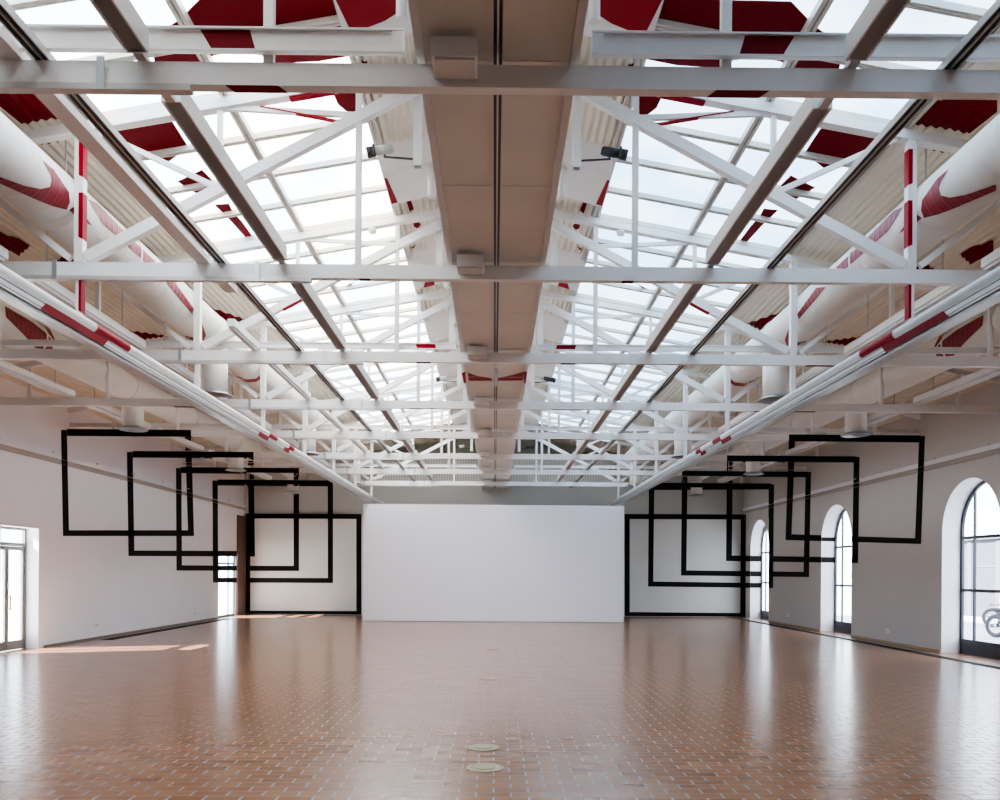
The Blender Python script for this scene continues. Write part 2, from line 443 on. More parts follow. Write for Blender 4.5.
for p in corrInL: roof_patch(bm, p, -1, .02, SK0, -.004, True)
for p in corrOutL: roof_patch(bm, p, -1, SK1, W - .01, -.004, True)
b2 = bm.copy(); mirror(b2)
obj('red_paint', bm, M['red'], ceil); obj('red_paint', b2, M['red'], ceil)

# ------------------------------------------------------------------ skylights (windows of the roof)
wn_i = 8
for bi, (a, b_) in enumerate(bays[3:-1], 3):   # glazed bays
    for s in (-1, 1):
        root = bpy.data.objects.new('window_%d' % wn_i, None); wn_i += 1
        COL.objects.link(root); struct(root); root.location = (0, a, zr(2.7))
        L = b_ - a
        bm = bmesh.new()
        nr = 4 if L > 2 else 2; ys = [a + L * k / nr for k in range(nr + 1)]; xs = [SK0, 2.70, SK1]
        for i in range(nr):
            for j in range(2):
                quad(bm, [(s * xs[j], ys[i], zr(xs[j]) + .0), (s * xs[j + 1], ys[i], zr(xs[j + 1])), (s * xs[j + 1], ys[i + 1], zr(xs[j + 1])), (s * xs[j], ys[i + 1], zr(xs[j]))])
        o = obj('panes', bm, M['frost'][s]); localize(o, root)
        bm = bmesh.new()
        for x in xs:
            for e in (-.028, .028):
                bar(bm, (s * (x + e), a, zr(x) - .035), (s * (x + e), b_, zr(x) - .035), .036, .07)
            bar(bm, (s * x, a, zr(x) - .025), (s * x, b_, zr(x) - .025), .05, .04)
        for y in ys[:-1]:
            for e in (-.022, .022):
                bar(bm, (s * SK0, y + e, zr(SK0) - .03), (s * SK1, y + e, zr(SK1) - .03), .028, .06)
        o = obj('glazing_bars', bm, M['mull']); localize(o, root)
        bm = bmesh.new()
        for p in glassL: roof_patch(bm, p, -1, SK0, SK1, -.006, False, a, b_)
        if bm.faces:
            if s > 0: mirror(bm)
            o = obj('red_film', bm, M['redfilm']); localize(o, root)
        else: bm.free()

# ------------------------------------------------------------------ roof trusses
def rz(x): return zr(x) - .14
PX = 1.375
def truss_parts(root):
    z0 = -ZC
    def P(x, z): return (x, -.0375, z + z0)
    mk('bottom_chord', M['steel'], root, (-W + .005, W - .005, -.075, 0, 0, ZT - ZC))
    for s in (-1, 1):
        bm = bmesh.new(); bar(bm, P(s * (W - .02), rz(W)), P(0, rz(0)), .09, .11, (0, 1, 0)); obj('top_chord', bm, M['steel'], root)
        zd = lambda x: 4.68 + (4.05 - x) * .53
        for x, zb, w in ((PX, ZT, .058), (2 * PX, zd(2 * PX), .05), (3 * PX, ZT, .085), (4 * PX, ZT, .055), (5 * PX, ZT, .055), (6 * PX, ZT, .055)):
            bm = bmesh.new(); bar(bm, P(s * x, zb), P(s * x, rz(x) - .04), w, w); obj('post', bm, M['steel'], root)
        bm = bmesh.new(); bar(bm, P(s * 3 * PX, 4.13), P(s * 3 * PX, ZC), .06, .06); obj('hanger', bm, M['steel'], root)
        for p, q, w in (((4.05, 4.69), (.80, 4.69 + 3.25 * .53), .105), ((2 * PX, rz(2 * PX) - .02), (PX, zd(PX) + .03), .05),
                        ((3 * PX - .1, rz(4) - .02), (2 * PX, zd(2 * PX) + .02), .05), ((4.22, 4.68), (4 * PX, rz(4 * PX) - .02), .06)):
            bm = bmesh.new(); bar(bm, P(s * p[0], p[1]), P(s * q[0], q[1]), w, w * .8, (0, 1, 0)); obj('diagonal', bm, M['steel'], root)
        # open ended square tube dropping beside the spine
        bm = bmesh.new(); x = .80
        for dx0, dx1, dy0, dy1 in ((-.042, -.034, -.042, .042), (.034, .042, -.042, .042), (-.034, .034, -.042, -.034), (-.034, .034, .034, .042)):
            box(bm, s * x + dx0, s * x + dx1, .06 + dy0, .06 + dy1, 5.67 + z0, zr(x) - .02 + z0)
        dp = obj('drop_tube', bm, M['steel'], root)
        mk('tube_mouth', M['dark'], dp, (s * x - .034, s * x + .034, .026, .094, 5.70 + z0, 5.71 + z0))
    # row of lamp rail under the left half
    bm = bmesh.new(); box(bm, -4.7, -1.83, -.09, -.03, -.04, -.002); obj('light_rail', bm, M['rail'], root)
    bm = bmesh.new()
    for x in (-4.35, -2.36):
        box(bm, x - .022, x + .022, -.1, -.0905, -.045, .15)
    obj('bracket', bm, M['galv'], root)
wh = lambda k: 'nearest' if k == 0 else ('farthest' if k == 7 else ORD[k] + ' nearest')
tr0 = thing('roof_truss', 'white steel roof truss spanning the hall, nearest of the eight trusses', 'roof truss', (0, T[0], ZC), 'white roof trusses')
truss_parts(tr0)
TR = [tr0]
for k in range(1, 8):
    TR.append(dup(tr0, (0, T[k], ZC), 'white steel roof truss spanning the hall, %s of the eight trusses' % wh(k)))
# red bands on truss members
def band(root, mset, *boxes):
    bm = bmesh.new()
    for q in boxes:
        quad(bm, q)
    return obj('red_band', bm, mset, root, recalc=False)
def under(x0, x1, e=0): return [(x0, -.077, -.002), (x1, -.077, -.002), (x1 + e, .002, -.002), (x0 + e, .002, -.002)]
for s in (-1, 1):
    band(TR[0], M['red'], under(s * 1.63, s * 1.31, s * -.04))
    band(TR[1], M['red'], under(s * 1.36, s * 1.25)); band(TR[2], M['red'], under(s * 1.1, s * .9)); band(TR[2], M['red'], under(s * 5.3, s * 4.3))
    band(TR[3], M['red'], under(s * 1.6, s * 1.0)); band(TR[3], M['red'], under(s * 5.7, s * 4.6)); band(TR[4], M['red'], under(s * 1.9, s * 1.2)); band(TR[5], M['red'], under(s * 4.4, s * 3.5))
    x = s * 3 * PX
    inn = -s * .0445
    bm = bmesh.new()
    za, zb = 5.45 - ZC, 5.83 - ZC
    def post_red(za, zb, w2):
        xi = x - s * (w2 + .002)
        quad(bm, [(xi, -.08, za), (xi, .005, za), (xi, .005, zb), (xi, -.08, zb)])
        quad(bm, [(xi, -.0375 - w2 - .002, za), (x, -.0375 - w2 - .002, za + .02), (x, -.0375 - w2 - .002, zb), (xi, -.0375 - w2 - .002, zb)])
    post_red(4.86 - ZC, 5.32 - ZC, .0425); post_red(5.47 - ZC, 5.83 - ZC, .0425); post_red(4.14 - ZC, 4.49 - ZC, .03)
    obj('red_band', bm, M['redlit'], TR[1])
    # underside of the inner strut and the rafter of the second truss
    for kk in (1,):
        bm = bmesh.new()
        p, q = Vector((s * 2.35, -.0375, 6.20 - ZC)), Vector((s * 1.46, -.0375, 6.045 - ZC))
        bar(bm, p, q, .054, .012, (0, 0, 1)); obj('red_band', bm, M['redlit'], TR[kk])
        bm = bmesh.new(); bar(bm, (s * 2.06, -.0375, rz(2.06) - .058 - ZC), (s * 1.62, -.0375, rz(1.62) - .058 - ZC), .094, .008, (0, 0, 1)); obj('red_band', bm, M['redlit'], TR[kk])
    bm = bmesh.new(); bar(bm, (s * 2.95, -.0375, 5.21 - ZC), (s * 2.67, -.0375, 5.36 - ZC), .088, .012, (0, 0, 1)); obj('red_band', bm, M['redlit'], TR[2])

# ------------------------------------------------------------------ cross beams above every second truss
for k in (0, 2, 4, 6):
    for s in (-1, 1):
        root = thing('cross_beam', 'thin white steel cross beam above the %s roof truss, %s of the central spine' % (wh(k), SIDE[s]), 'beam', (s * .56, T[k] - (.125 if k == 0 else 0), 4.695 if k == 0 else 4.715), 'upper cross beams')
        a, b_ = sorted((0, s * (W - .57))); hb = .12 if k == 0 else .062
        bm = bmesh.new(); box(bm, a, b_, .03, .05, 0, hb); box(bm, a, b_, .012, .054, hb, hb + .012); box(bm, a, b_, .012, .054, -.01, 0)
        obj('channel', bm, M['steel'], root)
        bm = bmesh.new(); bx = (0, s * .07) if s > 0 else (s * .07, 0)
        box(bm, bx[0], bx[1], .015, .0295, 0.002, hb - .002); obj('end_plate', bm, M['steel'], root)
        if k == 0:
            x0, x1, e = s * (1.70 - .56), s * (1.44 - .56), -s * .07
            band(root, M['red'], [(x0, .029, .001), (x1, .029, .001), (x1 - e * .5, .029, .119), (x0 - e, .029, .119)])
        if k == 2: band(root, M['redlit'], [(s * .54, .029, .001), (s * .27, .029, .001), (s * .29, .029, .061), (s * .56, .029, .061)])

# ------------------------------------------------------------------ central spine
sp = thing('spine_duct', 'long taupe sheet metal spine duct hanging under the ridge along the hall', 'air duct', (0, 2.0, 4.68))
HB = .485
def spb(name, m, *bxs):
    bm = bmesh.new()
    for x0, x1, y0, y1, z0, z1 in bxs: box(bm, x0, x1, y0 - 2.0, y1 - 2.0, z0 - 4.68, z1 - 4.68)
    return obj(name, bm, m, sp)
YE = YB - .06
spb('soffit_panel', M['taupe'], (-HB + .05, -.03, 2, YE, 4.70, 4.72)); spb('soffit_panel', M['taupe'], (.03, HB - .05, 2, YE, 4.70, 4.72))
spb('side_panel', M['steel_gray'], (-HB, -HB + .05, 2, YE, 4.668, 5.25)); spb('side_panel', M['steel_gray'], (HB - .05, HB, 2, YE, 4.668, 5.25))
spb('top_panel', M['steel_gray'], (-HB, HB, 2, YE, 5.25, 5.27))
spb('slot', M['dark'], (-.03, .03, 2, YE, 4.715, 4.72))
spb('slot_rail', M['rail'], (-.034, -.026, 2, YE, 4.685, 4.715), (.026, .034, 2, YE, 4.685, 4.715), (-.006, .006, 2, YE, 4.69, 4.714))
bxs = []
y = 3.4
while y < YE:
    bxs += [(-HB + .05, -.036, y, y + .012, 4.696, 4.70), (.036, HB - .05, y, y + .012, 4.696, 4.70)]; y += 1.625
spb('seam', M['taupe'], *bxs)
bm = bmesh.new()
quad(bm, [on_z(x, y, 4.667 if (x < 464 or x > 525) else 4.697) for x, y in [(466, 372), (476, 375.5), (492, 378.5), (492, 380.8), (466, 381)]])
quad(bm, [on_z(x, y, 4.697) for x, y in [(498, 378.2), (512, 375), (523, 372), (523, 380.5), (498, 380.8)]])
quad(bm, [on_z(x, y, 4.666) for x, y in [(461.5, 373), (465.5, 371.5), (466, 382), (464, 384)]])
quad(bm, [on_z(x, y, 4.666) for x, y in [(523, 372), (527, 371.5), (525.5, 384), (524, 383)]])
localize(obj('red_paint', bm, M['redlit']), sp)
# boxes in front of each chord under the spine
bm = bmesh.new()
jb = thing('junction_box', 'white sheet metal box under the spine duct at the nearest roof truss', 'junction box', (-.25, T[0] - .08, ZC + .035), 'boxes under the spine duct')
bm = bmesh.new(); box(bm, -.13, .13, -.22, 0, .012, .125); obj('casing', bm, M['steel'], jb)
bm = bmesh.new(); box(bm, -.115, .115, -.205, -.015, 0, .0118); obj('cover_plate', bm, M['steel_gray'], jb)
for k in range(1, 8):
    dup(jb, (-.25, T[k] - .08, ZC + .035), 'white sheet metal box under the spine duct at the %s roof truss' % wh(k))
# hanger and post below the spine at the third truss
ph = thing('hanging_post', 'short metal post with white bracket hanging below the spine behind third truss', 'post', (0, T[2] + .18, 4.5))
bm = bmesh.new(); tube(bm, (0, 0, -.02), (0, 0, .16), .022); obj('white_sleeve', bm, M['steel'], ph)
bm = bmesh.new(); bar(bm, (0, 0, .10), (-.13, 0, .165), .015, .015); obj('brace', bm, M['steel'], ph)
bm = bmesh.new(); tube(bm, (0, 0, -.27), (0, 0, -.02), .018); obj('grey_rod', bm, M['rail'], ph)

# ------------------------------------------------------------------ ridge soffit boxes with drain pipes
rb0 = None
for bi, k in enumerate(range(-1, 7)):
    y0 = 5.04 + 3.25 * k
    yb = y0 + 1.40
    lab = 'white boxed panel under the ridge ' + ('in front of the nearest truss' if k < 0 else 'behind the %s truss' % wh(k))
    root = thing('ridge_panel', lab, 'ceiling panel', (0, yb, 6.3), 'boxed panels under the ridge')
    if rb0 is None:
        rb0 = root
        bm = bmesh.new()
        n = 14; rows = []
        prof = [(0, .03), (.30, -.20), (1.20, -.20), (1.22, .03)]
        for i in range(n + 1):
            x = -SK0 + 2 * SK0 * i / n
            dd = 1 - .35 * (1 - (x / SK0) ** 2)
            rows.append([bm.verts.new((x, yy, zr(x) - 6.3 + (zz * dd if zz < 0 else zz))) for yy, zz in prof])
        for a, b_ in zip(rows, rows[1:]):
            for j in range(3): bm.faces.new([a[j], b_[j], b_[j + 1], a[j + 1]])
        bm.faces.new(rows[0]); bm.faces.new(rows[-1][::-1])
        obj('casing', bm, M['steel'], root)
        for s in (-1, 1):
            bm = bmesh.new(); tube(bm, (s * .80, .45, -.12), (s * .80, .45, .28), .047); obj('drain_pipe', bm, M['steel'], root)
    else:
        for ch in list(rb0.children):
            c = ch.copy(); COL.objects.link(c); c.parent = root
    polys = {-1: [[(340, -8), (360, 27), (385, 20), (398, 12), (401, -8)]], 1 - 1: [], 0: [], 1: [[(384, 175), (387, 175), (398, 200), (391, 201)]][:0]}
    if k in (0, 1, 2):
        pass
    PL = {0: [[(318, -8), (352, 30), (385, 20), (399, 12), (401, -8)]], 1: [[(384, 175), (387, 175), (398, 200), (391, 201)]], 2: [[(425, 281), (434, 281), (436, 289), (424, 290)]]}.get(k, [])
    for pl in PL:
        for s in (-1, 1):
            bm = bmesh.new(); pts = []
            for px, py in pl:
                d = ray(px, py)
                # plane of the underside on the left slope
                t = (6.85 - .165 - 1.6) / (d.z - .18 * d.x); p = EYE + d * t
                pts.append((max(-SK0 + .005, min(-.1, p.x)), max(yb + .30, min(yb + 1.195, p.y))))
            fb = bmesh.new(); fb.faces.new([fb.verts.new((x, y, 0)) for x, y in pts])
            q = -SK0
            while q < -.1: cut(fb, (q, 0, 0), (1, 0, 0), False); q += 2 * SK0 / 14
            for v_ in fb.verts:
                dd = 1 - .35 * (1 - (v_.co.x / SK0) ** 2); v_.co.z = zr(v_.co.x) - .20 * dd - .006
            if s > 0: mirror(fb)
            localize(obj('red_paint', fb, M['redlit']), root); bm.free()

# ------------------------------------------------------------------ louvered lamps between the trusses
def louver_lamp(root, L):
    w, h = .13, .125
    bm = bmesh.new()
    box(bm, -w / 2, -w / 2 + .012, 0, L, 0, h); box(bm, w / 2 - .012, w / 2, 0, L, 0, h); box(bm, -w / 2, w / 2, 0, L, h, h + .012)
    box(bm, -w / 2 + .012, w / 2 - .012, 0, .012, 0, h); box(bm, -w / 2 + .012, w / 2 - .012, L - .012, L, 0, h)
    obj('housing', bm, M['steel'], root)
    bm = bmesh.new(); y = .04
    while y < L - .03:
        quad(bm, [(-w / 2 + .013, y, .024), (w / 2 - .013, y, .024), (w / 2 - .013, y + .020, .006), (-w / 2 + .013, y + .020, .006)]); y += .032
    obj('louver', bm, M['louv'], root)
    bm = bmesh.new(); box(bm, -w / 2 + .0125, w / 2 - .0125, .015, L - .015, .052, .058); obj('reflector', bm, M['steel_gray'], root)
    bm = bmesh.new(); box(bm, -.03, .03, -.39, 0, -.005, .025); box(bm, -.03, .03, L, L + .12, -.005, .025); obj('connector', bm, M['rail'], root)
XL = 2.12
lp = None
LL = 3.25 - .36 - .14
for k in range(0, 8):
    for s in (-1, 1):
        y0 = T[k] - 3.25 + .36
        lab = 'louvered strip lamp %s of the spine, ending at the %s truss' % (SIDE[s], wh(k))
        if lp is None:
            lp = thing('louver_lamp', lab, 'strip light', (s * XL, y0, ZT + .005), 'louvered strip lamps beside the spine'); louver_lamp(lp, LL)
        else: dup(lp, (s * XL, y0, ZT + .005), lab)
# red spot on two of them
# slotted tracks
for s in (-1, 1):
    root = thing('ceiling_track', 'long dark slotted track running the hall %s of the spine over the trusses' % SIDE[s], 'track', (s * 2.72, 2.0, ZT + .004))
    L = YB - 3.0
    bm = bmesh.new(); box(bm, -.045, .045, 0, L, .03, .05); box(bm, -.045, -.037, 0, L, 0, .03); box(bm, .037, .045, 0, L, 0, .03); box(bm, -.006, .006, 0, L, 0, .03)
    obj('rail_profile', bm, M['rail'], root)
    bm = bmesh.new(); box(bm, -.036, -.007, 0, L, .012, .0295); box(bm, .007, .036, 0, L, .012, .0295); obj('slot', bm, M['dark'], root)
# white trunking beside the left track
cx_ = thing('cable_trunking', 'broad white cable trunking beside the left track over the two nearest trusses', 'cable trunking', (-2.90, 2.0, ZT + .003))
bm = bmesh.new(); box(bm, -.065, .065, 0, 7.1, 0, .012); box(bm, -.065, -.055, 0, 7.1, .012, .06); box(bm, .055, .065, 0, 7.1, .012, .06); obj('tray', bm, M['steel'], cx_)
bm = bmesh.new(); box(bm, -.054, .054, 7.08, 7.1, .0125, .06); obj('end_cap', bm, M['steel'], cx_)

# ------------------------------------------------------------------ strip lamps farther out
def strip_lamp(root, L, w, x):
    bm = bmesh.new(); box(bm, -w / 2, w / 2, 0, L, .03, .13); bmesh.ops.bevel(bm, geom=bm.edges[:], offset=.008, segments=1, affect='EDGES'); obj('housing', bm, M['steel'], root)
    bm = bmesh.new(); box(bm, -w / 2 + .02, w / 2 - .02, .03, L - .03, 0.0, .0299); obj('diffuser', bm, M['steel_gray'], root)
    for y in ((.5, L - .5) if x > 4 else ()):
        bm = bmesh.new(); tube(bm, (0, y, .13), (0, y, zr(x) - ZT - .008), .008, n=8); obj('suspension_rod', bm, M['galv'], root)
protos = {}
def lamp_row(x, w, ks, desc, group, sides=(-1, 1)):
    for s in sides:
        for k in ks:
            y0 = T[k] + .38; L = 2.85
            lab = '%s, %s side, beyond the %s truss' % (desc, SIDE[s], wh(k))
            key = (x, w)
            if key not in protos:
                protos[key] = thing('strip_lamp', lab, 'strip light', (s * x, y0, ZT), group); strip_lamp(protos[key], L, w, x)
            else: dup(protos[key], (s * x, y0, ZT), lab)
lamp_row(4.95, .22, range(0, 7), 'white strip lamp above the tube rail', 'strip lamps above the tubes')
lamp_row(7.55, .20, range(1, 7), 'white strip lamp near the wall', 'strip lamps near the walls')
lamp_row(3.33, .10, range(2, 6), 'narrow white strip lamp by the track', 'narrow strip lamps', (-1,))
sl = thing('strip_lamp', 'short narrow white strip lamp by the track, left side, reaching the third nearest truss', 'strip light', (-3.33, T[1] + 2.16, ZT), 'narrow strip lamps'); strip_lamp(sl, 1.07, .10, 3.33)
# ------------------------------------------------------------------ round tubes with track underneath
for s in (-1, 1):
    root = thing('tube_rail', 'long white round tube with track underneath, red bands, %s of the spine' % SIDE[s], 'tube rail', (s * 4.13, 3.0, 4.085))
    L = YB - .1 - 3.0
    bm = bmesh.new(); tube(bm, (0, 0, 0), (0, L, 0), .05, n=24); obj('round_tube', bm, M['steel'], root)
    bm = bmesh.new()
    box(bm, -.075, .075, 0, L, -.10, -.085); box(bm, -.075, -.062, 0, L, -.17, -.10); box(bm, .062, .075, 0, L, -.17, -.10); box(bm, -.01, .01, 0, L, -.17, -.10)
    obj('lower_rail', bmx(lambda b: box(b, -.06, .06, 0, L, -.205, -.178)), M['galv'], root)
    obj('track', bm, M['rail'], root)
    bm = bmesh.new(); box(bm, -.0775, -.0752, 0, L, -.102, -.092); box(bm, .0752, .0775, 0, L, -.102, -.092); box(bm, -.0775, -.0752, 0, L, -.150, -.143); box(bm, .0752, .0775, 0, L, -.150, -.143); box(bm, -.061, -.011, 0, L, -.14, -.125); box(bm, .011, .061, 0, L, -.14, -.125); obj('slot', bm, M['dark'], root)
    bm = bmesh.new()
    for k in range(8):
        yy = T[k] - .0375 - 3.0; box(bm, -.012, .012, yy - .02, yy + .02, -.085, -.045)
    obj('saddle', bm, M['steel'], root)
    bm = bmesh.new(); tube(bm, (0, 8.52 - 3, 0), (0, 9.3 - 3, 0), .052, n=24, caps=False); tube(bm, (0, 15.05 - 3, 0), (0, 15.6 - 3, 0), .052, n=24, caps=False); tube(bm, (0, 16.5 - 3, 0), (0, 16.9 - 3, 0), .052, n=24, caps=False)
    obj('red_band', bm, M['redlit'], root)
    bm = bmesh.new(); xi = -s * .0785
    for a, b_ in ((7.4, 8.6), (14.2, 14.8), (15.9, 16.3)):
        quad(bm, [(xi, a - 3, -.17), (xi, b_ - 3, -.17), (xi, b_ - 3 + .1, -.086), (xi, a - 3 + .1, -.086)])
    obj('red_band', bm, M['red'], root)

# ------------------------------------------------------------------ spiral ducts
DUCT = {'inner': (4.45, 5.31, .286), 'outer': (7.15, 5.15, .275)}
redduct = {'inner': [
  [(-6, 175), (0, 177), (25, 186), (41, 189), (50, 187), (52, 180), (50.6, 174), (42.5, 160), (54, 170), (69, 192), (70, 202), (67, 210), (52, 206), (37, 200), (-6, 181)],
  [(69, 210), (77, 205), (77, 217)], [(86, 217), (92, 226), (87, 223)],
  [(88, 199), (97, 203), (128, 235), (156, 262), (146, 263), (122, 241), (103, 224)],
  [(165, 281), (175, 282), (194, 309), (192, 314), (178, 297)], [(195, 315), (200, 316), (206, 335), (204, 341), (196, 341), (187, 339), (180, 335), (196, 338)],
  [(230, 373), (246, 379.5), (256, 378.5), (261, 374), (262, 378), (256, 382), (244, 382.5), (234, 378)]],
 'outer': [[(5, 306), (15, 312), (32, 322), (45, 332), (54, 342), (52, 350), (35, 348), (24, 335), (6, 317)], [(34, 318), (50, 329), (56, 342), (54, 341), (47, 331)]]}
for which, y_first, lab in (('inner', 13.165, 'big white spiral air duct with red paint, %s side beside the skylight'), ('outer', 16.42, 'big white spiral air duct near the wall, outermost on the %s side')):
    xc, zc, R = DUCT[which]
    rbm = bmesh.new()
    for p in redduct[which]: cyl_patch(rbm, p, -xc, zc, R + .005)
    tmp = bpy.data.meshes.new('t'); rbm.to_mesh(tmp); rbm.free()
    for s in (-1, 1):
        root = thing('spiral_duct', lab % SIDE[s], 'air duct', (s * xc, 2.0, zc), 'spiral air ducts')
        L = YB - .3 - 2.0
        bm = bmesh.new(); tube(bm, (0, 0, 0), (0, L, 0), R, n=48); obj('pipe', bm, M['duct'], root)
        bm = bmesh.new()
        off = 1.45 if which == 'inner' else 1.2
        for k in range(9):
            y = T[0] + 3.25 * k - 3.25 + off - 2.0
            if 0 < y < L: tube(bm, (0, y, 0), (0, y + .035, 0), R + .012, n=48)
        obj('joint_ring', bm, M['duct'], root)
        rb = bmesh.new(); rb.from_mesh(tmp)
        if s > 0: mirror(rb)
        localize(obj('red_paint', rb, M['ductred']), root)
        bm = bmesh.new()
        for k in range(8):   # straps
            y = T[k] + .3 - 2.0; bar(bm, (0, y, R), (0, y, zr(xc) - zc - .02), .012, .012)
        obj('hanger_rod', bm, M['galv'], root)
        y = y_first
        while y < 30.0:
            bm = bmesh.new(); tube(bm, (0, y - 2.0, 4.40 - zc), (0, y - 2.0, -R * .6), .20, n=32)
            ot = obj('outlet', bm, M['duct'], root)
            bm = bmesh.new()
            lathe(bm, [(.06, -.045), (.10, -.02), (.16, -.035), (.20, -.012), (.27, -.025), (.285, -.01), (.21, .03)], (0, y - 2.0, 4.385 - zc), 36)
            df_ = obj('diffuser', bm, M['diff'], ot)
            y += 6.5
# roof clamps: none

# ------------------------------------------------------------------ spotlights and detectors
def spot(root, s, bodymat):
    bm = bmesh.new(); bar(bm, (0, 0, 0), (s * .30, 0, .02), .015, .015); obj('arm', bm, M['dark'], root)
    bm = bmesh.new(); tube(bm, (s * .22, -.03, .085), (s * .38, -.05, .05), .045, n=20); tube(bm, (s * .20, -.03, .09), (s * .22, -.03, .085), .03, .045, n=20); obj('body', bm, bodymat, root)
    bm = bmesh.new(); tube(bm, (s * .38, -.05, .05), (s * .46, -.055, .03), .05, .055, n=20); box(bm, s * .39 - .01, s * .39 + .01, -.12, -.05, 0, .09); obj('head', bm, M['dark'], root)
    bm = bmesh.new(); bar(bm, (s * .28, -.03, .02), (s * .31, -.03, .07), .02, .02); obj('yoke', bm, M['dark'], root)
for k, nm in ((1, 'nearest'), (4, 'middle'), (7, 'farthest')):
    for s in (-1, 1):
        root = thing('spotlight', '%s spotlight on an arm %s of the spine, %s of three' % ('white and black' if s < 0 else 'black', SIDE[s], nm), 'spotlight', (s * .842, T[k] + .06, 5.75), 'spotlights on arms')
        spot(root, s, M['steel_gray'] if s < 0 else M['dark'])
for s in (-1, 1):
    root = thing('smoke_detector', 'small round white smoke detector under the rafter of the third truss, %s slope' % SIDE[s], 'smoke detector', (s * 1.72, T[2] - .04, rz(1.72) - .06))
    bm = bmesh.new(); lathe(bm, [(.02, -.06), (.05, -.05), (.055, -.02), (.06, -.015), (.06, 0)], (0, 0, 0), 20); obj('head', bm, M['white_plastic'], root)
    bm = bmesh.new(); tube(bm, (0, 0, -.07), (0, 0, -.06), .012, n=12); obj('sensor', bm, M['galv'], root)

# ------------------------------------------------------------------ free standing white wall
pw = thing('partition_wall', 'large freestanding white display wall in the middle of the far end', 'display wall', (0, 26.8, 0))
bm = bmesh.new(); box(bm, -4.25, 4.18, 0, .35, .02, 3.78); bmesh.ops.bevel(bm, geom=bm.edges[:], offset=.006, segments=2, affect='EDGES'); obj('board', bm, M['panel'], pw)
mk('plinth', M['steel_gray'], pw, (-4.22, 4.15, .02, .33, 0, .02))

# ------------------------------------------------------------------ black square outlines painted on walls and roof
SQ = [  # outer corners TL, TR, BR, BL and stroke
 (-1, [(61, 430), (191, 430.5), (194, 536), (63, 536)], 6), (-1, [(127, 452), (253.5, 453), (255, 556.5), (128.5, 556)], 5.8),
 (-1, [(176, 468), (299, 469), (299, 571), (176.5, 570.5)], 5.4), (-1, [(212.5, 480.5), (333, 481.5), (333, 583), (213, 582.5)], 5.2),
 (-1, [(245, 513.5), (361.5, 514), (361.5, 616), (245, 615.5)], 5.2),
 (1, [(789, 435), (925, 436), (921, 544), (785.5, 540)], 6), (1, [(727, 456.5), (859.5, 457), (858, 563), (726, 561)], 5.8),
 (1, [(682, 471.5), (811, 472), (809, 577), (681, 575.5)], 5.4), (1, [(649, 485), (774, 484.5), (773, 588), (648, 586.5)], 5.2),
 (1, [(624.5, 514), (746, 514.5), (745.5, 618), (624.5, 617)], 5.2)]
def copy_into(dst, src):
    src.verts.index_update(); mp = {v_.index: dst.verts.new(v_.co) for v_ in src.verts}
    for f in src.faces:
        try: dst.faces.new([mp[v_.index] for v_ in f.verts])
        except ValueError: pass
    src.free()
def plane_clip(pts, cuts):
    b_ = bmesh.new()
    try: quad(b_, pts)
    except ValueError: return b_
    for c, n in cuts:
        if b_.faces: cut(b_, c, n, True)
    return b_
def paint_room(bm, q, s):
    # side wall
    xs = s * (W - .004)
    hole = [(c - HWIN, c + HWIN) for c in WIN] if s > 0 else []
    if min(s * ray(x, y).x for x, y in q) > .02:
        pts = [on_x(x, y, xs) for x, y in q]
        segs = []; ya = 0
        for h0, h1 in hole: segs.append((ya, h0)); ya = h1
        segs.append((ya, YB - .005))
        for a, b2 in segs:
            copy_into(bm, plane_clip(pts, [((0, b2, 0), (0, 1, 0)), ((0, a, 0), (0, -1, 0)), ((0, 0, zr(W) - .03), (0, 0, 1)), ((0, 0, .01), (0, 0, -1))]))
        # over the arches
        for h0, h1 in hole:
            copy_into(bm, plane_clip(pts, [((0, h1, 0), (0, 1, 0)), ((0, h0, 0), (0, -1, 0)), ((0, 0, 3.5), (0, 0, -1)), ((0, 0, zr(W) - .03), (0, 0, 1))]))
            pj = [on_y(x, y, h1 - .014) for x, y in q]
            copy_into(bm, plane_clip(pj, [((W + RV - .05, 0, 0), (1, 0, 0)), ((W, 0, 0), (-1, 0, 0)), ((0, 0, SPR + .55), (0, 0, 1)), ((0, 0, .02), (0, 0, -1))]))
        for xl, za, zb in ((W - .094, 3.93, 4.024), (W - .044, 3.84, 3.93)):
            pl = [on_x(x, y, s * xl) for x, y in q]
            copy_into(bm, plane_clip(pl, [((0, YB - .13, 0), (0, 1, 0)), ((0, 0, za), (0, 0, -1)), ((0, 0, zb), (0, 0, 1))]))
        for zl, xa, xb in ((3.927, W - .094, W - .044), (3.837, W - .044, W - .004)):
            pl = [on_z(x, y, zl) for x, y in q]
            if all(abs(p.x) < 60 and p.y > 0 for p in pl):
                xa2, xb2 = sorted((s * xa, s * xb))
                copy_into(bm, plane_clip(pl, [((xb2, 0, 0), (1, 0, 0)), ((xa2, 0, 0), (-1, 0, 0)), ((0, YB - .13, 0), (0, 1, 0))]))
    # ledge of the back wall
    pl = [on_y(x, y, YB - .104) for x, y in q]
    copy_into(bm, plane_clip(pl, [((0, 0, 3.61), (0, 0, -1)), ((0, 0, 3.705), (0, 0, 1)), ((W - .02, 0, 0), (1, 0, 0)), ((-W + .055, 0, 0), (-1, 0, 0))]))
    # back wall
    pts = [on_y(x, y, YB - .008) for x, y in q]
    copy_into(bm, plane_clip(pts, [((W - .006, 0, 0), (1, 0, 0)), ((-W + .055, 0, 0), (-1, 0, 0)), ((0, 0, .012), (0, 0, -1)), ((0, 0, 4.9), (0, 0, 1))]))
    # roof
    if min(ray(x, y).z for x, y in q) > .02:
        roof_patch(bm, q, s, SK1, W - .006, -.006, True)
bpy.context.view_layer.update()
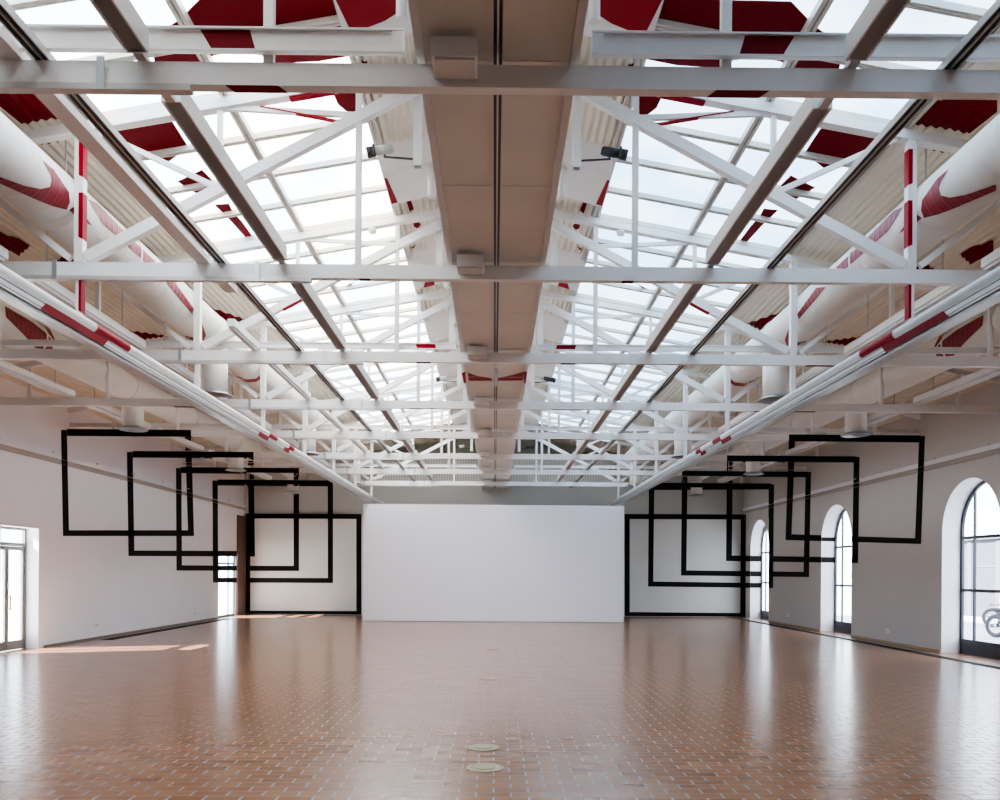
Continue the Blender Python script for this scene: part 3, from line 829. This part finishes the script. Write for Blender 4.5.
nm5 = ['nearest', 'second nearest', 'middle', 'second farthest', 'farthest']
for i, (s, c, w) in enumerate(SQ):
    TL, TRc, BRc, BLc = [Vector(p) for p in c]
    def inset(p, dx, dy): return (p.x + dx, p.y + dy)
    i_ = [inset(TL, w, w * .95), inset(TRc, -w, w * .95), inset(BRc, -w, -w * .95), inset(BLc, w, -w * .95)]
    o_ = [tuple(TL), tuple(TRc), tuple(BRc), tuple(BLc)]
    bm = bmesh.new()
    for a in range(4):
        b_ = (a + 1) % 4
        paint_room(bm, [o_[a], o_[b_], i_[b_], i_[a]], s)
    if i % 5 < 4:      # the inner upright also crosses roof, ducts and steel
        xt = c[1][0] if s < 0 else c[0][0]; xb = c[2][0] if s < 0 else c[3][0]
        y0 = c[0][1] + 5; y1 = min(c[3][1] - 6, 486); st = .75; dg = bpy.context.evaluated_depsgraph_get()
        ny = max(1, int((y1 - y0) / st)); nx = 8; g = []
        for r_ in range(ny + 1):
            py = y0 + (y1 - y0) * r_ / ny; xo = xt + (xb - xt) * (py - c[1][1]) / (c[2][1] - c[1][1]); ln = []
            for k in range(nx + 1):
                px = xo - w * (1 - k / nx) if s < 0 else xo + w * k / nx
                d = ray(px, py).normalized()
                ok, p, n_, _, ho, _ = S.ray_cast(dg, EYE, d)
                skip = (not ok) or ho.name.split('.')[0] in ('housing', 'diffuser', 'painted_square', 'panes', 'pane', 'round_tube', 'track', 'suspension_rod', 'lower_rail', 'board', 'saddle', 'slot')
                ln.append(None if skip else (bm.verts.new(p - d * .012), (p - EYE).length))
            g.append(ln)
        for r_ in range(ny):
            for k in range(nx):
                cc = [g[r_][k], g[r_][k + 1], g[r_ + 1][k + 1], g[r_ + 1][k]]
                if any(q_ is None for q_ in cc): continue
                dd = [q_[1] for q_ in cc]
                if max(dd) - min(dd) < .45: bm.faces.new([q_[0] for q_ in cc])
        bmesh.ops.delete(bm, geom=[v_ for v_ in bm.verts if not v_.link_faces], context='VERTS')
    if i % 5 < 4:      # its top bar runs along the bottom chord of a truss
        y_ = T[4 + i % 5]
        xa = on_y(c[0][0], c[0][1], y_ - .075).x; xb = on_y(c[1][0], c[1][1], y_ - .075).x
        xa = max(xa, -W + .01); xb = min(xb, W - .01)
        box(bm, xa, xb, y_ - .0785, y_ - .0755, ZC - .003, ZT - .002); box(bm, xa, xb, y_ - .0755, y_ - .001, ZC - .0035, ZC - .0005)
    lab = 'thin black square outline painted on the %s side of the hall, %s of five' % (SIDE[s], nm5[i % 5])
    if i % 5 == 4: lab = 'thin black square outline painted on the back wall, %s of the white display wall' % SIDE[s]
    tag(obj('painted_square', bm, M['black']), lab, 'painted square', 'black square outlines')

# ------------------------------------------------------------------ floor plates, sockets
for (x, y, r), nm in zip(((-.067, 6.79, .157), (-.087, 7.57, .15), (-.07, 12.5, .14), (-.02, 17.3, .14)), ('nearest', 'second nearest', 'third nearest', 'farthest')):
    root = thing('floor_plate', 'round brass floor plate on the brick centreline, %s of four' % nm, 'floor plate', (x, y, 0), 'brass floor plates')
    bm = bmesh.new(); lathe(bm, [(r, 0), (r, .005), (r - .008, .008), (r * .62, .008), (r * .6, .006)], (0, 0, 0), 40); obj('rim', bm, M['brass'], root)
    bm = bmesh.new(); lathe(bm, [(r * .55, .0065), (r * .55, .010), (r * .5, .011)], (0, 0, 0), 32); obj('lid', bm, M['brass'], root)
for s, px, py, nm in ((-1, 96, 625, 'near'), (-1, 195, 613, 'far'), (1, 888, 631, 'near'), (1, 788, 615, 'far')):
    p = on_x(px, py, s * (W - .001))
    root = thing('wall_socket', 'small white wall socket low on the %s wall, the %ser of two' % (SIDE[s], 'near' if nm == 'near' else 'farth'), 'socket', p)
    mk('plate', M['white_plastic'], root, *[(min(0, -s * .012), max(0, -s * .012), -.09, .09, -.05, .05)])
    mk('outlet_face', M['steel_gray'], root, *[(min(-s * .0121, -s * .016), max(-s * .0121, -s * .016), -.03, .03, -.03, .03)])

# ------------------------------------------------------------------ arched windows on the right
for i, c in enumerate(WIN):
    root = bpy.data.objects.new('window_%d' % (i + 1), None); COL.objects.link(root); struct(root); root.location = (W + RV, c, 0)
    bm = bmesh.new(); n = 28
    def arch(r, n=28): return [(r * math.cos(PI - PI * k / n), SPR + r * math.sin(PI * k / n)) for k in range(n + 1)]
    o1 = [(-HWIN, 0)] + arch(HWIN) + [(HWIN, 0)]; i1 = [(-HWIN + .06, 0)] + arch(HWIN - .06) + [(HWIN - .06, 0)]
    for k in range(len(o1) - 1):
        a, b_, e, f = o1[k], o1[k + 1], i1[k + 1], i1[k]
        for x in (-.05, .0): quad(bm, [(x, *a), (x, *b_), (x, *e), (x, *f)])
        quad(bm, [(-.05, *f), (-.05, *e), (0, *e), (0, *f)])
    obj('frame', bm, M['darkframe'], root)
    bm = bmesh.new()
    for yy in (-.53, .53):
        zt = SPR + math.sqrt((HWIN - .03) ** 2 - yy * yy); box(bm, -.045, -.002, yy - .022, yy + .022, .29, zt)
    for z in (2.37, 1.30): box(bm, -.048, -.001, -HWIN + .05, HWIN - .05, z - .03, z + .03)
    obj('muntins', bm, M['darkframe'], root)
    mk('kick_panel', M['darkframe'], root, (-.044, -.003, -HWIN + .05, HWIN - .05, 0.0, .30))
    bm = bmesh.new(); pts = [(-HWIN + .02, .3)] + arch(HWIN - .02) + [(HWIN - .02, .3)]
    bm.faces.new([bm.verts.new((-.02, *p)) for p in pts]); obj('pane', bm, M['glass'], root)

# ------------------------------------------------------------------ glazed doors on the left
root = bpy.data.objects.new('door_1', None); COL.objects.link(root); struct(root); root.location = (-W - .31, 15.6, 0)
wd = 1.3; hd = 2.43
bm = bmesh.new(); box(bm, 0, .06, 0, .05, 0, hd); box(bm, 0, .06, wd - .05, wd, 0, hd); box(bm, 0, .06, .05, wd - .05, hd - .05, hd); box(bm, 0, .06, .05, wd - .05, 2.06, 2.13)
obj('frame', bm, M['doormetal'], root)
bm = bmesh.new(); box(bm, .025, .03, .05, wd - .05, 2.13, hd - .05); obj('transom_pane', bm, M['glass'], root)
for a, b_ in ((.055, .645), (.655, 1.245)):
    lf = bmesh.new(); box(lf, .005, .05, a, a + .06, .01, 2.055); box(lf, .005, .05, b_ - .06, b_, .01, 2.055); box(lf, .005, .05, a + .06, b_ - .06, .01, .19); box(lf, .005, .05, a + .06, b_ - .06, 1.98, 2.055)
    leaf = obj('door_leaf', lf, M['doormetal'], root)
    bm = bmesh.new(); box(bm, .025, .03, a + .06, b_ - .06, .19, 1.98); obj('pane', bm, M['glass'], leaf)
bm = bmesh.new(); tube(bm, (.10, .69, .80), (.10, .69, 1.10), .018, n=14); tube(bm, (.05, .69, .84), (.10, .69, .84), .012, n=10); tube(bm, (.05, .69, 1.06), (.10, .69, 1.06), .012, n=10)
hdl = obj('handle', bm, M['gold'], root); hdl['label'] = 'brass door pull'
bm = bmesh.new(); box(bm, .051, .06, .665, .71, 1.22, 1.32); obj('lock', bm, M['white_plastic'], root)
root = bpy.data.objects.new('door_2', None); COL.objects.link(root); struct(root); root.location = (-W - .10, 27.9, 0)
wd, hd = 1.85, 2.12
bm = bmesh.new()
for a, b_ in ((0, .05), (wd - .09, wd), (1.18, 1.24)): box(bm, 0, .05, a, b_, 0, hd)
box(bm, 0, .05, .05, wd - .09, 0, .08); box(bm, 0, .05, .05, wd - .09, hd - .30, hd - .24); obj('frame', bm, mat('teal_frame', (.10, .22, .24), .35), root)
bm = bmesh.new(); box(bm, .02, .026, .05, wd - .09, .08, hd); obj('pane', bm, M['glass'], root)

# ------------------------------------------------------------------ outside
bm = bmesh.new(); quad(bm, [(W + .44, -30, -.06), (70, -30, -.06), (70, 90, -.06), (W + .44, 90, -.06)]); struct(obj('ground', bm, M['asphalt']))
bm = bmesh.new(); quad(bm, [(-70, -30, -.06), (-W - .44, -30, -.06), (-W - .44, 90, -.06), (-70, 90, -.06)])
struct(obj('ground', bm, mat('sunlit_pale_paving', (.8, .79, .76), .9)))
fb = thing('shed_building', 'low pale grey boarded shed across the yard, seen through the nearest arched window', 'building', (19.5, 33, -.06))
bm = bmesh.new(); box(bm, 0, 5, -9, 8, 0, 3.1); obj('wall', bm, M['facade'], fb)
bm = bmesh.new()
for k in range(9):
    box(bm, -.05, -.002, -9 + k * 1.95, -8.7 + k * 1.95, 0, 3.05)
for z in (1.0, 2.0): box(bm, -.03, -.001, -9, 8, z, z + .06)
obj('panel_rib', bm, M['facade2'], fb)
bm = bmesh.new(); box(bm, -.2, 5.2, -9.2, 8.2, 3.1, 3.22); obj('roof', bm, M['facade2'], fb)
tr = thing('bare_tree', 'leafless pale tree standing outside the nearest arched window', 'tree', (24, 40.5, -.06))
tr.location = (16.6, 27.0, -.06)
bm = bmesh.new(); rnd = random.Random(3)
tm = bmesh.new(); tube(tm, (0, 0, 0), (.1, 0, 2.6), .13, .09, n=12); obj('trunk', tm, M['bark'], tr)
def grow(p, d, L, r, n):
    q = p + d * L; tube(bm, p, q, r, r * .68, n=6, caps=False)
    if n == 0: return
    for _ in range(3 if n > 1 else 4):
        nd = (d + Vector((rnd.uniform(-.7, .7), rnd.uniform(-.7, .7), rnd.uniform(-.15, .55)))).normalized()
        grow(q, nd, L * rnd.uniform(.6, .8), r * .62, n - 1)
grow(Vector((.1, 0, 2.55)), Vector((0, 0, 1)), 1.1, .085, 4)
obj('branches', bm, M['bark'], tr)
def motorcycle(root):
    for y in (-.68, .70):
        bm = bmesh.new(); torus(bm, (0, y, .31), .26, .055); t_ = obj('wheel', bm, M['tyre'], root)
        bm = bmesh.new(); torus(bm, (0, y, .31), .20, .018, n=24, k=8)
        for k in range(10):
            a = 2 * PI * k / 10; tube(bm, (0, y, .31), (0, y + .2 * math.cos(a), .31 + .2 * math.sin(a)), .005, n=5)
        tube(bm, (-.05, y, .31), (.05, y, .31), .035, n=12); obj('rim', bm, M['chrome'], t_)
    bm = bmesh.new(); 
    for x in (-.06, .06): tube(bm, (x, -.68, .31), (x, -.46, .92), .022, n=10)
    obj('fork', bm, M['chrome'], root)
    bm = bmesh.new(); tube(bm, (0, -.46, .86), (0, .45, .62), .03); tube(bm, (0, -.44, .80), (0, -.1, .3), .025); tube(bm, (0, -.1, .3), (0, .7, .31), .025); tube(bm, (0, .3, .66), (0, .70, .31), .025)
    obj('frame', bm, M['dark'], root)
    bm = bmesh.new(); bmesh.ops.create_uvsphere(bm, u_segments=20, v_segments=12, radius=1)
    for v_ in bm.verts: v_.co = Vector((v_.co.x * .13, -.18 + v_.co.y * .28, .83 + v_.co.z * .12))
    obj('fuel_tank', bm, M['bike'], root)
    bm = bmesh.new(); box(bm, -.11, .11, .08, .75, .70, .79); bmesh.ops.bevel(bm, geom=bm.edges[:], offset=.03, segments=3, affect='EDGES'); obj('seat', bm, M['tyre'], root)
    bm = bmesh.new(); box(bm, -.13, .13, -.18, .2, .28, .60); bmesh.ops.bevel(bm, geom=bm.edges[:], offset=.05, segments=2, affect='EDGES'); obj('engine', bm, M['chrome'], root)
    bm = bmesh.new(); tube(bm, (.14, -.05, .3), (.16, .9, .36), .04, n=14); obj('exhaust', bm, M['chrome'], root)
    bm = bmesh.new(); tube(bm, (-.36, -.34, 1.05), (.36, -.34, 1.05), .014, n=10); tube(bm, (0, -.46, .92), (0, -.36, 1.05), .02); obj('handlebar', bm, M['chrome'], root)
    bm = bmesh.new(); bmesh.ops.create_uvsphere(bm, u_segments=16, v_segments=10, radius=.09)
    for v_ in bm.verts: v_.co += Vector((0, -.56, .88))
    obj('headlamp', bm, M['chrome'], root)
for x, y, a, lab in ((13.75, 21.6, .35, 'dark parked motorcycle outside the nearest arched window, closer to the glass'), (16.4, 26.0, .6, 'second dark motorcycle parked outside behind the first one')):
    root = thing('motorcycle', lab, 'motorcycle', (x, y, -.06), 'parked motorcycles'); motorcycle(root); root.rotation_euler = (0, 0, a)

# ------------------------------------------------------------------ light
w = bpy.data.worlds.new('sky'); S.world = w; w.use_nodes = True
bg = w.node_tree.nodes['Background']; bg.inputs['Color'].default_value = (.84, .91, 1.0, 1); bg.inputs['Strength'].default_value = 4.6
sd = bpy.data.lights.new('sun', 'SUN'); so = bpy.data.objects.new('sun', sd); COL.objects.link(so)
sd.energy = 34.0; sd.color = (1.0, .93, .82); sd.angle = math.radians(.6)
el = math.radians(33); dirv = Vector((.945 * math.cos(el), .327 * math.cos(el), -math.sin(el)))
so.rotation_euler = dirv.to_track_quat('-Z', 'Y').to_euler(); so.location = (-20, -5, 20)
S.view_settings.view_transform = 'AgX'
S.view_settings.look = 'AgX - Medium High Contrast'
S.view_settings.exposure = 1.08
S.cycles.max_bounces = 10; S.cycles.diffuse_bounces = 6; S.cycles.transparent_max_bounces = 12
S.cycles.sample_clamp_indirect = 6
